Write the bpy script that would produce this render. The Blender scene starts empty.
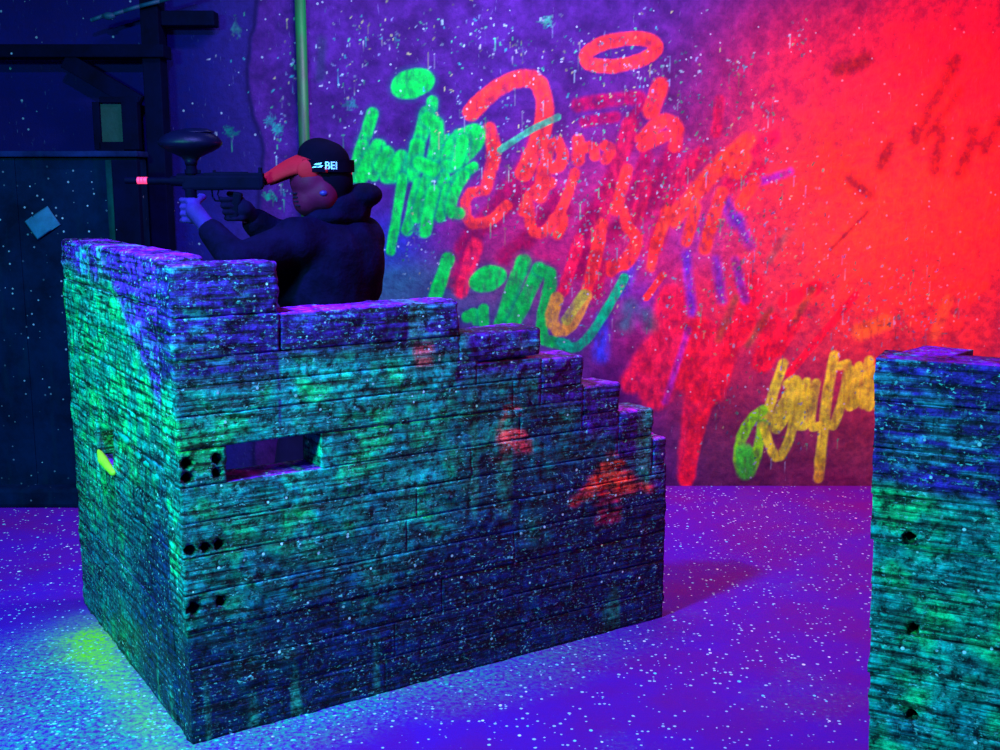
import bpy, bmesh, math, random
import numpy as np
from mathutils import Vector, Matrix
sc = bpy.context.scene
random.seed(4); rng = np.random.default_rng(4)

# ---------------------------------------------------------------- camera, world, lights, exposure
FOC = 1125.4; PITCH = .17052; CAMZ = 1.6
cam = bpy.data.cameras.new('camera'); camo = bpy.data.objects.new('camera', cam); sc.collection.objects.link(camo)
cam.sensor_width = 36; cam.lens = FOC * 36 / 1000
camo.location = (0, 0, CAMZ); camo.rotation_euler = (math.pi / 2 - PITCH, 0, 0)
sc.camera = camo
sc.view_settings.view_transform = 'Standard'; sc.view_settings.look = 'None'
sc.view_settings.gamma = 1; sc.view_settings.use_curve_mapping = False
sc.view_settings.exposure = 0

w = bpy.data.worlds.new('world'); sc.world = w; w.use_nodes = True
w.node_tree.nodes['Background'].inputs[0].default_value = (.004, .05, .40, 1)
w.node_tree.nodes['Background'].inputs[1].default_value = .25

def light(kind, name, loc, aim, col, power, **kw):
    l = bpy.data.lights.new(name, kind); l.color = col; l.energy = power
    for k, v in kw.items(): setattr(l, k, v)
    o = bpy.data.objects.new(name, l); sc.collection.objects.link(o); o.location = loc
    o.rotation_euler = (Vector(aim) - Vector(loc)).to_track_quat('-Z', 'Y').to_euler()
    return o
# blacklight tube over the barricade's near corner: throws the barricade's shadow to the right
light('AREA', 'uv_lamp', (-1.0, 2.45, 3.0), (-.5, 3.2, 0), (.16, .16, 1), 200, shape='RECTANGLE', size=.22, size_y=.08)
# blacklight tubes washing the graffiti wall
light('AREA', 'uv_wall_lamp', (.1, 4.5, 3.15), (.1, 5.81, 1.35), (.62, .60, 1), 85, shape='RECTANGLE', size=1.5, size_y=.1, spread=math.radians(130))
# added teal fill from the near left, brightening the barricade's faces
light('AREA', 'side_fill', (-2.3, 1.0, 2.5), (-.7, 3.3, .7), (.08, 1, .66), 175, shape='RECTANGLE', size=.5, size_y=.2)
# red floodlights on the right
light('SPOT', 'red_flood', (2.75, 4.25, 2.2), (2.25, 5.81, 1.55), (1, .008, .02), 340, spot_size=math.radians(112), spot_blend=1, shadow_soft_size=.12)
light('SPOT', 'red_side_flood', (3.4, 3.6, 2.3), (.8, 4.7, .3), (1, .03, .08), 300, spot_size=math.radians(110), spot_blend=1, shadow_soft_size=.1)

# ---------------------------------------------------------------- helpers
_c, _s = math.cos(PITCH), math.sin(PITCH)
def ray(x, y):
    u = (x - 500) / FOC; up = -(y - 375) / FOC
    return np.array([u, _c + up * _s, -_s + up * _c])
def at(x, y, Y):
    r = ray(x, y); t = Y / r[1]; return Vector((r[0] * t, Y, CAMZ + r[2] * t))

def tag(o, label=None, cat=None, group=None, kind=None):
    if label: o['label'] = label
    if cat: o['category'] = cat
    if group: o['group'] = group
    if kind: o['kind'] = kind
    return o
def empty(name, loc=(0, 0, 0), rz=0):
    o = bpy.data.objects.new(name, None); sc.collection.objects.link(o); o.location = loc; o.rotation_euler = (0, 0, rz)
    o.empty_display_size = .1; return o
def link(name, me, mat=None, parent=None):
    o = bpy.data.objects.new(name, me); sc.collection.objects.link(o)
    if mat: me.materials.clear(); me.materials.append(mat)
    if parent: o.parent = parent
    return o
def from_np(name, V, Fq, mat=None, parent=None, smooth=True, col=None, sm=None):
    me = bpy.data.meshes.new(name)
    me.vertices.add(len(V)); me.vertices.foreach_set('co', V.astype(np.float32).ravel())
    n = len(Fq); me.loops.add(n * 4); me.polygons.add(n)
    me.loops.foreach_set('vertex_index', Fq.astype(np.int32).ravel())
    me.polygons.foreach_set('loop_start', np.arange(0, n * 4, 4, dtype=np.int32))
    me.polygons.foreach_set('use_smooth', np.full(n, smooth) if sm is None else sm)
    me.update(calc_edges=True); me.validate()
    if col is not None:
        a = me.color_attributes.new('paint', 'FLOAT_COLOR', 'POINT')
        c4 = np.ones((len(V), 4), np.float32); c4[:, :col.shape[1]] = col; a.data.foreach_set('color', c4.ravel())
    return link(name, me, mat, parent)

# value noise in numpy
def _h(i, j, k, s):
    n = (i * 374761393 + j * 668265263 + k * 2147483647 + s * 144269504) & 0xffffffff
    n = ((n ^ (n >> 13)) * 1274126177) & 0xffffffff
    n = ((n ^ (n >> 15)) * 2246822519) & 0xffffffff
    return ((n ^ (n >> 16)) & 0xffff) / 65535.
def vn(p, s=0):
    f = np.floor(p).astype(np.int64); t = p - f; t = t * t * (3 - 2 * t); r = 0
    for a in (0, 1):
        for b in (0, 1):
            for c in (0, 1):
                wt = (t[..., 0] if a else 1 - t[..., 0]) * (t[..., 1] if b else 1 - t[..., 1]) * (t[..., 2] if c else 1 - t[..., 2])
                r = r + wt * _h(f[..., 0] + a, f[..., 1] + b, f[..., 2] + c, s)
    return r
def fbm(p, s=0, o=4):
    r = 0; a = .5; tot = 0
    for i in range(o): r = r + a * vn(p * 2 ** i, s + i * 7); tot += a; a *= .5
    return r / tot
def sstep(a, b, x):
    t = np.clip((x - a) / (b - a), 0, 1); return t * t * (3 - 2 * t)
def lin(r, g, b):
    f = lambda c: (c / 255) / 12.92 if c <= 10 else ((c / 255 + .055) / 1.055) ** 2.4
    return np.array([f(r), f(g), f(b)])

# node materials
class NT:
    def __init__(s, name):
        s.m = bpy.data.materials.new(name); s.m.use_nodes = True; s.t = s.m.node_tree; s.b = s.t.nodes['Principled BSDF']
    def n(s, ty, **kw):
        n = s.t.nodes.new(ty)
        for k, v in kw.items():
            if hasattr(n, k): setattr(n, k, v)
            else: s.set(n.inputs[k], v)
        return n
    def set(s, inp, v):
        if hasattr(v, 'is_output') or isinstance(v, bpy.types.NodeSocket): s.t.links.new(v, inp)
        else: inp.default_value = v
    def map(s, scale, src='Object'):
        tc = s.n('ShaderNodeTexCoord'); mp = s.n('ShaderNodeMapping'); s.t.links.new(tc.outputs[src], mp.inputs[0])
        mp.inputs['Scale'].default_value = scale; return mp.outputs[0]
    def noise(s, vec, scale, detail=5, rough=.6):
        n = s.n('ShaderNodeTexNoise'); s.set(n.inputs['Vector'], vec); n.inputs['Scale'].default_value = scale
        n.inputs['Detail'].default_value = detail; n.inputs['Roughness'].default_value = rough; return n.outputs['Fac']
    def ramp(s, fac, *st, interp='LINEAR'):
        n = s.n('ShaderNodeMapRange'); s.set(n.inputs[0], fac)
        n.inputs[1].default_value, n.inputs[2].default_value, n.inputs[3].default_value, n.inputs[4].default_value = st
        return n.outputs[0]
    def math(s, op, a, b=0.):
        n = s.n('ShaderNodeMath', operation=op); s.set(n.inputs[0], a); s.set(n.inputs[1], b); return n.outputs[0]
    def mix(s, fac, a, b, blend='MIX'):
        n = s.n('ShaderNodeMix', data_type='RGBA', blend_type=blend); s.set(n.inputs[0], fac)
        s.set(n.inputs[6], a if not isinstance(a, tuple) else (*a, 1)); s.set(n.inputs[7], b if not isinstance(b, tuple) else (*b, 1)); return n.outputs[2]
    def attr(s, name='paint'):
        return s.n('ShaderNodeAttribute', attribute_name=name)
    def dots(s, vec, scale, rad, prob, soft=.3, seed=0.):
        v = s.n('ShaderNodeTexVoronoi'); s.set(v.inputs['Vector'], vec); v.inputs['Scale'].default_value = scale
        sp = s.n('ShaderNodeSeparateColor'); s.t.links.new(v.outputs['Color'], sp.inputs[0])
        r = s.math('MULTIPLY', sp.outputs[1], rad)                     # a size for each dot
        d = s.math('DIVIDE', v.outputs['Distance'], s.math('ADD', r, .01))
        m = s.ramp(d, 1 - soft, 1, 1, 0)
        return s.math('MULTIPLY', m, s.math('LESS_THAN', sp.outputs[0], prob)), sp.outputs[2]
    def bump(s, h, strength=.5, dist=.01):
        b = s.n('ShaderNodeBump'); b.inputs['Strength'].default_value = strength; b.inputs['Distance'].default_value = dist
        s.set(b.inputs['Height'], h); s.t.links.new(b.outputs[0], s.b.inputs['Normal'])
    def done(s, col, rough=.6, spec=.3, metal=0.):
        s.set(s.b.inputs['Base Color'], col if not isinstance(col, tuple) else (*col, 1)); s.set(s.b.inputs['Roughness'], rough)
        s.b.inputs['Specular IOR Level'].default_value = spec; s.b.inputs['Metallic'].default_value = metal; return s.m

def m_plain(name, col, rough=.6, spec=.3, var=.35, sc_=14, bmp=.15):
    t = NT(name); v = t.map((1, 1, 1)); f = t.noise(v, sc_, 6, .6)
    c = t.mix(t.ramp(f, .3, .7, 0, 1), tuple(x * (1 - var) for x in col), tuple(min(1, x * (1 + var)) for x in col))
    t.bump(f, bmp, .02); return t.done(c, rough, spec)
def m_wall():
    t = NT('painted_plaster'); v = t.map((1, 1, 1)); a = t.attr()
    f = t.noise(v, 30, 8, .7); g = t.noise(t.map((1, 1, .25)), 70, 4, .6)
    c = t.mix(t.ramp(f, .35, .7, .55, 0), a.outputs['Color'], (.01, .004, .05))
    c = t.mix(t.ramp(g, .66, .78, 0, .22), c, (.25, .28, .5))
    d, k = t.dots(v, 42, .30, .10); c = t.mix(t.math('MULTIPLY', d, .4), c, (.4, .5, .6))
    t.bump(t.math('ADD', f, t.math('MULTIPLY', g, .3)), .5, .012); return t.done(c, .8, .04)
def m_timber():
    t = NT('paint_caked_timber'); a = t.attr(); p = t.map((1, 1, 1))
    st = t.noise(t.map((3.5, 3.5, 75)), 1, 4, .6)                      # fine lines along each timber
    cr = t.noise(p, 34, 7, .72); big = t.noise(p, 7, 3, .5)
    ver = t.noise(t.map((60, 60, 5)), 1, 3, .6)                        # runs of paint
    k = t.math('MULTIPLY', t.ramp(st, .40, .58, .12, 1.5), t.ramp(cr, .40, .64, .10, 2.1))
    k = t.math('MULTIPLY', k, t.ramp(big, .3, .7, .6, 1.35))
    c = t.mix(1., a.outputs['Color'], t.n('ShaderNodeCombineColor', Red=k, Green=k, Blue=k).outputs[0], 'MULTIPLY')
    c = t.mix(t.ramp(ver, .62, .78, 0, .45), c, a.outputs['Color'])
    spl = t.math('MULTIPLY', t.ramp(t.noise(t.map((75, 75, 130)), 1, 4, .6), .58, .63, 0, 1), t.ramp(t.noise(p, 16, 3, .6), .42, .62, .05, 1))
    c = t.mix(t.math('MULTIPLY', spl, .85), c, (.20, .85, .75))
    s2 = t.math('MULTIPLY', t.ramp(t.noise(t.map((170, 170, 60)), 1, 3, .6), .63, .68, 0, 1), t.ramp(t.noise(p, 9, 3, .6), .4, .6, .1, 1)); c = t.mix(t.math('MULTIPLY', s2, .45), c, (.05, .55, .40))
    d, q = t.dots(p, 52, .28, .11); c = t.mix(d, c, (.55, .9, .9))
    t.bump(t.math('ADD', t.math('MULTIPLY', st, .6), cr), .8, .014)
    return t.done(c, t.ramp(cr, .3, .7, .3, .65), .25)
def m_floor():
    t = NT('speckled_floor'); a = t.attr(); p = t.map((1, 1, 1))
    f = t.noise(p, 3, 5, .6); g = t.noise(p, 60, 4, .7)
    sp = t.n('ShaderNodeSeparateColor'); t.t.links.new(a.outputs['Color'], sp.inputs[0])
    R, G, B = sp.outputs
    c = t.mix(t.ramp(f, .35, .65, 0, 1), (.13, .005, .24), (.085, .006, .36))
    c = t.mix(t.math('MULTIPLY', R, t.ramp(g, .42, .62, .0, 1)), c, (.0, .46, .24))
    c = t.mix(t.math('MULTIPLY', G, t.ramp(g, .36, .58, .3, 1)), c, (.30, .75, .0))
    d1, k1 = t.dots(p, 62, .42, .28); d2, k2 = t.dots(t.map((1.1, .9, 1)), 34, .26, .16)
    d3, k3 = t.dots(t.map((.93, 1.2, 1)), 66, .5, .62)
    c = t.mix(t.math('MULTIPLY', d1, .8), c, (.5, .8, .85))
    c = t.mix(t.math('MULTIPLY', d2, .9), c, t.mix(k2, (.15, .9, .95), (.95, 1, 1)))
    c = t.mix(t.math('MULTIPLY', d3, t.math('MULTIPLY', t.math('MAXIMUM', R, B), t.ramp(g, .45, .6, .0, 1))), c, t.mix(k3, (.0, 1., .95), (.5, 1, 1)))
    t.bump(t.math('ADD', g, d1), .35, .008); return t.done(c, .6, .15)

M_WALL, M_TIMBER, M_FLOOR = m_wall(), m_timber(), m_floor()
def m_dark(name, col, spl=.5):
    t = NT(name); p = t.map((1, 1, 1)); f = t.noise(p, 5, 5, .65)
    c = t.mix(t.ramp(f, .35, .65, 0, 1), tuple(x * .5 for x in col), tuple(x * 1.4 for x in col))
    c = t.mix(t.ramp(t.noise(t.map((6, 6, 1)), 2, 4, .6), .55, .8, 0, .5), c, tuple(x * 1.3 for x in (col[0], col[1] * 2.2, col[2])))
    d, k = t.dots(p, 33, .30, .35 * spl); c = t.mix(t.math('MULTIPLY', d, k), c, (.30, .42, .55))
    t.bump(f, .3, .02); return t.done(c, .8, .04)
M_BULK = m_dark('navy_boards', (.0, .007, .032), 1.); M_BEAM = m_dark('dark_navy_timber', (.0, .001, .014), .1)
M_BLUE = m_dark('blue_plaster', (.004, .012, .07), .12)

WY = 5.81
PX = WY / FOC * 1.03
# ---------------------------------------------------------------- graffiti wall (paint stored per vertex)
def grid_wall():
    X = np.concatenate([np.arange(-4.2, -1.45, .03), np.arange(-1.45, 3.0, .0062), np.arange(3.0, 4.6, .05)])
    Z = np.concatenate([np.arange(0, 2.85, .0062), np.arange(2.85, 3.4, .05)])
    GX, GZ = np.meshgrid(X, Z)
    P3 = np.stack([GX, GZ, np.zeros_like(GX)], -1)
    col = np.zeros(GX.shape + (3,))
    n1 = fbm(P3 * 2.2, 1); n2 = fbm(P3 * 14, 3); n3 = fbm(P3 * [60, 22, 1], 5, 3)
    a, b = np.array([.040, .007, .10]), np.array([.060, .011, .17])
    col[:] = a + (b - a) * n1[..., None]
    col *= (.35 + 1.3 * n2[..., None])
    # darker blue left of the edge: dimmer light there painted into the wall
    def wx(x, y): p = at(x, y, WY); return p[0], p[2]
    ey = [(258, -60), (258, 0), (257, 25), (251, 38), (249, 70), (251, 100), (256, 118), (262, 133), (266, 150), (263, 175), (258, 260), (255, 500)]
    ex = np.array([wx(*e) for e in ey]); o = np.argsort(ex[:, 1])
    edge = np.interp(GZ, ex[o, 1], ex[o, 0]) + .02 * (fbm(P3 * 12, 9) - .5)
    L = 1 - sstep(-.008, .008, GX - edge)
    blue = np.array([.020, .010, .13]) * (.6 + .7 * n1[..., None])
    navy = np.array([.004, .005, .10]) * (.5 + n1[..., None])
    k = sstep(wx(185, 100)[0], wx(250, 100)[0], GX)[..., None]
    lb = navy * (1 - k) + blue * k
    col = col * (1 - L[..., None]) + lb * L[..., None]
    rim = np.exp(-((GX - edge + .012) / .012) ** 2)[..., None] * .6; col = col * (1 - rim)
    # grimier, paler lower band on the right
    k = (sstep(1.15, .15, GZ + .3 * (n1 - .5)) * sstep(.6, 1.2, GX))[..., None] * .75
    col = col * (1 - k) + np.array([.10, .03, .06]) * (.4 + 1.2 * n2[..., None]) * k
    # greenish-blue wash low on the left
    def wash(cx, cy, rx, ry, c, al):
        nonlocal col
        px, pz = wx(cx, cy); d = ((GX - px) / (rx * PX)) ** 2 + ((GZ - pz) / (ry * PX)) ** 2
        k = (np.clip(np.exp(-d * 1.3) * (.4 + 1.2 * n2), 0, 1) * al)[..., None]; col = col * (1 - k) + np.array(c) * k
    G_, O_, C_, Bl, T_ = (.0, .62, .05), (.95, .035, .02), (.34, .002, .05), (.005, .03, .42), (.0, .14, .16)
    Y_, P_, K_ = (.62, .80, .02), (.22, .02, .42), (.25, .02, .015)
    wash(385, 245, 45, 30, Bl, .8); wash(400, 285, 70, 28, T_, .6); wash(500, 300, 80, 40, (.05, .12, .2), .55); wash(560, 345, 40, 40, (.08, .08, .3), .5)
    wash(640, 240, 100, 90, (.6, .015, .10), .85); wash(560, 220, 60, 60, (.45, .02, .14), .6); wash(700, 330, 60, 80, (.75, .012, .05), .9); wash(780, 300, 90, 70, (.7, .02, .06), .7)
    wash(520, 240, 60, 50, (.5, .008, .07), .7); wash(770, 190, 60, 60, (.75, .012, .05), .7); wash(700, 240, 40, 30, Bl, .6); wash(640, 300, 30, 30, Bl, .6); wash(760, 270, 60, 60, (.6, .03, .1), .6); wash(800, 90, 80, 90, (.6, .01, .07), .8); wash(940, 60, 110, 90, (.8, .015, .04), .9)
    wash(930, 230, 190, 190, (.85, .06, .02), .95); wash(900, 220, 120, 90, (.95, .09, .03), .9); wash(830, 160, 50, 50, (.6, .05, .01), .6); wash(480, 215, 50, 35, (.4, .02, .2), .4)  # right-hand red washes: the floodlight's pool painted into the wall colour
    dark = [0]
    def stroke(pts, wd, c, al=.95, soft=.25, halo=False):
        nonlocal col
        P = np.array([wx(*p) for p in pts]); r = wd * PX / 2 * (1.22 if wd > 3 else 1)
        if len(P) > 2:                                                 # round the corners
            Q = [P[0]]
            for i in range(len(P) - 1): Q += [P[i] * .75 + P[i + 1] * .25, P[i] * .25 + P[i + 1] * .75]
            P = np.array(Q + [P[-1]])
        m = r * 2.2 + .03
        i0, i1 = np.searchsorted(Z, [P[:, 1].min() - m, P[:, 1].max() + m]); j0, j1 = np.searchsorted(X, [P[:, 0].min() - m, P[:, 0].max() + m])
        gx, gz = GX[i0:i1, j0:j1], GZ[i0:i1, j0:j1]; d = np.full(gx.shape, 9.)
        for A, B in zip(P[:-1], P[1:]):
            v = B - A; L2 = v @ v + 1e-12; t = np.clip(((gx - A[0]) * v[0] + (gz - A[1]) * v[1]) / L2, 0, 1)
            d = np.minimum(d, np.hypot(gx - A[0] - t * v[0], gz - A[1] - t * v[1]))
        nn = n2[i0:i1, j0:j1]; nw = n3[i0:i1, j0:j1]; dd = d / r + (nn - .5) * .35
        if halo:
            h = (np.clip(1.75 - dd, 0, 1) * .6)[..., None]; col[i0:i1, j0:j1] = col[i0:i1, j0:j1] * (1 - h) + np.array([.0, .06, .14]) * h
        k = sstep(1 + soft * .5, 1 - soft, dd) * min(1, al * 1.08)
        k *= .8 + .3 * sstep(.3, .5, n3[i0:i1, j0:j1]); k = np.clip(k, 0, 1)[..., None]
        edge_d = (.86 + .14 * sstep(.2, .75, dd))[..., None]           # thinner paint in the stroke's middle
        col[i0:i1, j0:j1] = col[i0:i1, j0:j1] * (1 - k) + np.array(c) * edge_d * (.6 + .8 * sstep(.25, .75, nn * .5 + nw * .5))[..., None] * k
    def ring(cx, cy, ax, ay, ang, wd, c, **kw):
        stroke([(cx + ax * math.cos(a) * math.cos(ang) - ay * math.sin(a) * math.sin(ang), cy + ax * math.cos(a) * math.sin(ang) + ay * math.sin(a) * math.cos(ang)) for a in np.linspace(0, 6.5, 22)], wd, c, **kw)
    def S(ox, oy, s, pts, wd, c, **kw): stroke([(ox + x / s, oy + y / s) for x, y in pts], wd, c, **kw)
    # faint older crimson layer first
    q = (340, 20, 2.94)
    for pts, wd in [([(590, 330), (540, 450), (470, 540), (380, 640), (330, 760)], 17), ([(700, 250), (790, 235), (880, 228)], 12), ([(720, 300), (810, 285)], 10),
                    ([(860, 300), (830, 400), (760, 540), (700, 740)], 15), ([(900, 400), (850, 560), (800, 640)], 13), ([(980, 380), (900, 560)], 16),
                    ([(640, 520), (560, 640), (480, 700)], 15), ([(740, 560), (690, 700)], 13), ([(600, 480), (520, 520), (440, 600)], 15), ([(900, 240), (840, 300)], 6),
                    ([(820, 430), (770, 520), (740, 620)], 12), ([(660, 560), (590, 600)], 16)]: S(*q, pts, wd, C_, al=.8, soft=.45)
    q = (580, 10, 2.68)
    for pts, wd in [([(130, 310), (90, 480), (40, 620)], 13), ([(300, 400), (240, 520), (200, 640)], 14), ([(375, 240), (365, 330)], 9), ([(400, 380), (330, 470), (260, 540)], 13),
                    ([(180, 460), (150, 560)], 12), ([(330, 380), (260, 450)], 12), ([(480, 420), (400, 470)], 14), ([(520, 340), (420, 400), (380, 420)], 14), ([(60, 680), (40, 760)], 12)]: S(*q, pts, wd, (.55, .008, .05), al=.8, soft=.5)
    q = (400, 240, 3.125)
    for pts, wd in [([(235, 20), (190, 160)], 13), ([(560, 0), (510, 160)], 10), ([(850, 190), (800, 480)], 28), ([(800, 330), (730, 440)], 22), ([(960, 290), (930, 420), (905, 600), (895, 730)], 17), ([(900, 330), (890, 420)], 26), ([(960, 380), (1000, 300)], 22)]: S(*q, pts, wd, (.80, .012, .05), al=.88, soft=.35)
    q = (680, 250, 3.125)
    for pts, wd in [([(60, 260), (35, 400)], 26), ([(155, 275), (100, 440)], 22), ([(230, 110), (190, 260)], 20), ([(285, 230), (260, 350)], 19), ([(360, 220), (300, 310)], 14), ([(550, 140), (440, 270), (340, 385)], 7), ([(100, 430), (50, 560), (20, 720)], 13),
                    ([(420, 120), (330, 160)], 14), ([(60, 440), (110, 400)], 24)]: S(*q, pts, wd, (.85, .012, .03), al=.9, soft=.3)
    # blue and purple touches
    for pts, wd, c in [([(602, 320), (601, 355)], 15, (.0, .07, .8)), ([(630, 307), (625, 325)], 16, T_), ([(645, 315), (650, 325)], 14, T_), ([(688, 330), (677, 365), (665, 402)], 6, P_), ([(725, 202), (735, 222)], 12, (.1, .03, .5)), ([(738, 218), (750, 245)], 10, (.1, .03, .5)),
                       ([(750, 185), (790, 172)], 7, (.3, .02, .6)), ([(686, 255), (692, 312)], 9, (.04, .03, .6)), ([(716, 260), (722, 300)], 9, (.1, .03, .5)), ([(632, 262), (622, 290)], 14, (.03, .06, .6)), ([(735, 260), (745, 300)], 8, (.12, .03, .5)), ([(790, 230), (770, 260)], 7, (.3, .12, .1))]: stroke([*pts], wd, c, al=.62, soft=.9)
    for pts in [[(736, 298), (718, 340)], [(812, 290), (795, 320)], [(770, 310), (748, 345)]]: stroke(pts, 7, (.12, .10, .02), al=.5, soft=.9)
    # orange-red tag
    q = (340, 20, 2.94)
    S(*q, [(385, 272), (440, 215), (520, 168), (585, 175), (603, 240), (600, 310), (570, 380), (540, 450)], 14, O_)
    for pts, wd in [([(440, 320), (457, 390), (430, 490)], 11), ([(430, 500), (368, 510), (372, 600), (440, 595), (490, 545)], 9), ([(640, 360), (660, 400), (640, 440), (600, 420), (620, 365)], 10), ([(600, 440), (590, 520)], 12), ([(620, 480), (560, 510), (540, 560)], 10),
                    ([(700, 355), (700, 410)], 11), ([(700, 380), (745, 370), (750, 400)], 9), ([(780, 370), (800, 380), (780, 410)], 9), ([(690, 450), (668, 520), (640, 580)], 9), ([(555, 545), (560, 620), (600, 630), (640, 570), (660, 590), (640, 630)], 9),
                    ([(845, 440), (810, 560)], 10), ([(770, 600), (740, 750)], 10), ([(830, 560), (850, 620), (880, 640), (850, 720), (800, 720)], 10), ([(960, 560), (930, 660)], 9), ([(890, 350), (950, 290), (990, 310), (985, 370)], 12), ([(960, 340), (890, 370)], 10), ([(940, 195), (915, 265)], 14)]: S(*q, pts, wd, O_, al=.88, soft=.35)
    ring(620.6, 52.3, 36, 13, -.17, 11, O_)
    q = (580, 10, 2.68)
    for pts, wd in [([(450, 350), (370, 420), (300, 500), (250, 560)], 15), ([(380, 490), (350, 580), (335, 640)], 11), ([(310, 530), (285, 620)], 10), ([(420, 430), (440, 400)], 14), ([(240, 540), (200, 640), (190, 690)], 9), ([(470, 460), (430, 520)], 10)]: S(*q, pts, wd, (.95, .06, .02), al=.85, soft=.4)
    q = (400, 240, 3.125)
    for pts, wd in [([(625, 0), (585, 150)], 10), ([(740, 0), (705, 60), (660, 100)], 9), ([(800, 0), (790, 60)], 8), ([(820, 110), (770, 180)], 6)]: S(*q, pts, wd, O_, al=.9)
    # green tag behind the player
    q = (340, 60, 3.75)
    ring(412.5, 83.5, 15, 6.5, -.3, 12, G_, halo=True)
    for pts, wd in [([(122, 200), (88, 310)], 10), ([(85, 320), (55, 435)], 11), ([(80, 440), (135, 320), (155, 325), (125, 430)], 11), ([(150, 400), (190, 325), (165, 440), (195, 440)], 10), ([(195, 430), (240, 335), (215, 440), (245, 440)], 10), ([(345, 155), (345, 180)], 9),
                    ([(325, 200), (300, 300), (260, 420)], 11), ([(330, 220), (375, 245), (340, 420)], 11), ([(290, 320), (275, 430)], 12), ([(405, 300), (375, 390), (345, 430)], 10), ([(445, 280), (410, 330), (395, 400)], 10), ([(455, 285), (500, 262), (525, 275), (500, 330), (430, 400), (400, 400)], 11), ([(460, 300), (440, 390)], 10),
                    ([(500, 400), (440, 440), (400, 470)], 8), ([(235, 440), (215, 570), (190, 715)], 8), ([(295, 460), (270, 560), (252, 640)], 9), ([(330, 440), (290, 590)], 10), ([(390, 440), (365, 580)], 10), ([(350, 490), (318, 645)], 10), ([(405, 480), (375, 590)], 8), ([(465, 435), (425, 500), (410, 570), (450, 575)], 9), ([(300, 390), (350, 410)], 12)]: S(*q, pts, wd, G_, halo=True, soft=.3)
    stroke([(500, 150), (530, 130), (558, 117)], 5, (.05, .4, .2), al=.8)
    # green tag above the steps
    q = (400, 240, 3.125)
    ring(488, 279, 13, 6, -.35, 11, G_, halo=True)
    for pts, wd in [([(150, 60), (110, 175)], 11), ([(212, 240), (235, 225), (240, 250)], 10), ([(260, 215), (262, 260)], 9), ([(385, 70), (350, 160), (315, 270)], 13), ([(435, 90), (395, 180), (350, 270)], 12), ([(435, 90), (478, 110), (450, 210), (440, 310), (480, 320), (520, 330)], 10)]: S(*q, pts, wd, G_, halo=True)
    S(*q, [(700, 120), (650, 210), (590, 305), (545, 342), (505, 320)], 8, (.0, .55, .16), halo=True)
    S(*q, [(490, 185), (470, 250), (500, 290), (545, 255), (580, 175)], 11, (.60, .36, .03)); S(*q, [(520, 250), (575, 170)], 9, (.35, .55, .03), al=.7)
    # yellow-green tag low on the right
    q = (720, 340, 5)
    GY = (.22, .95, .0)
    for pts, wd, c in [([(315, 120), (270, 250), (235, 380), (215, 430)], 9, Y_), ([(215, 350), (150, 400), (95, 520), (90, 620), (130, 675), (170, 620), (200, 500), (215, 420)], 9, GY), ([(120, 560), (130, 650)], 16, (.05, .9, .03)), ([(215, 430), (250, 540), (290, 600), (340, 520), (370, 420), (378, 250)], 8, Y_),
                       ([(330, 290), (285, 370), (270, 460), (320, 400), (350, 310), (330, 280)], 8, Y_), ([(335, 220), (375, 190), (395, 230), (345, 260)], 8, Y_), ([(395, 220), (400, 320), (390, 430), (420, 430)], 8, Y_), ([(435, 210), (420, 320), (410, 430)], 8, Y_), ([(480, 215), (455, 350), (455, 440), (495, 430)], 8, Y_),
                       ([(572, 75), (535, 280), (515, 460), (492, 690)], 9, Y_), ([(600, 130), (645, 115), (620, 280), (570, 430), (545, 420)], 8, Y_), ([(655, 150), (640, 340), (680, 310)], 8, Y_), ([(695, 130), (670, 320)], 8, Y_), ([(745, 105), (720, 320)], 9, Y_), ([(775, 150), (745, 330)], 9, Y_), ([(820, 120), (790, 330)], 9, Y_)]: S(*q, pts, wd, c, al=.85, soft=.3)
    stroke([(860, 332), (885, 322)], 15, (.9, .22, .02), al=.8, soft=.6); stroke([(948, 300), (935, 335)], 10, (.9, .25, .03), al=.5, soft=.7)
    # dark strokes in the reddest part
    for pts, wd in [([(955, 62), (930, 110), (915, 140)], 14), ([(890, 145), (880, 168)], 11), ([(942, 130), (935, 170)], 14), ([(975, 130), (960, 175)], 12), ([(960, 90), (925, 140)], 8), ([(865, 60), (840, 70)], 14), ([(850, 180), (870, 195)], 12), ([(868, 212), (830, 250)], 4), ([(1000, 120), (985, 150)], 14)]: stroke(pts, wd, K_, al=.68, soft=.8)
    # dark blot and drips on the left
    stroke([(322, 40), (320, 78)], 9, (.03, .02, .10), al=.9, soft=.8)
    # splats: clusters of small irregular flecks, some with a run below
    cl = [(400, 40, 60, 40), (470, 30, 50, 25), (548, 22, 12, 8), (520, 45, 12, 10), (565, 60, 60, 30), (640, 70, 40, 50), (700, 90, 60, 50), (740, 65, 12, 12), (798, 40, 14, 20), (765, 110, 15, 20), (530, 160, 60, 60), (580, 200, 60, 50), (640, 200, 50, 50), (700, 180, 60, 60), (620, 250, 70, 40),
          (740, 250, 50, 60), (500, 190, 30, 40), (345, 90, 30, 80), (290, 60, 18, 50), (278, 130, 14, 30), (280, 195, 10, 10), (480, 120, 60, 60), (600, 300, 50, 40), (700, 310, 60, 40), (850, 300, 80, 60), (760, 400, 60, 70), (900, 320, 80, 40), (420, 250, 40, 40), (940, 300, 40, 30), (230, 60, 30, 50), (230, 130, 10, 8), (780, 200, 60, 60), (350, 270, 15, 60), (600, 120, 60, 30)]
    sc_c = [(.5, .75, .9), (.05, .6, .7), (.7, .7, .9), (.1, .8, .4), (.75, .7, .3), (.4, .45, .9)]
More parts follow.
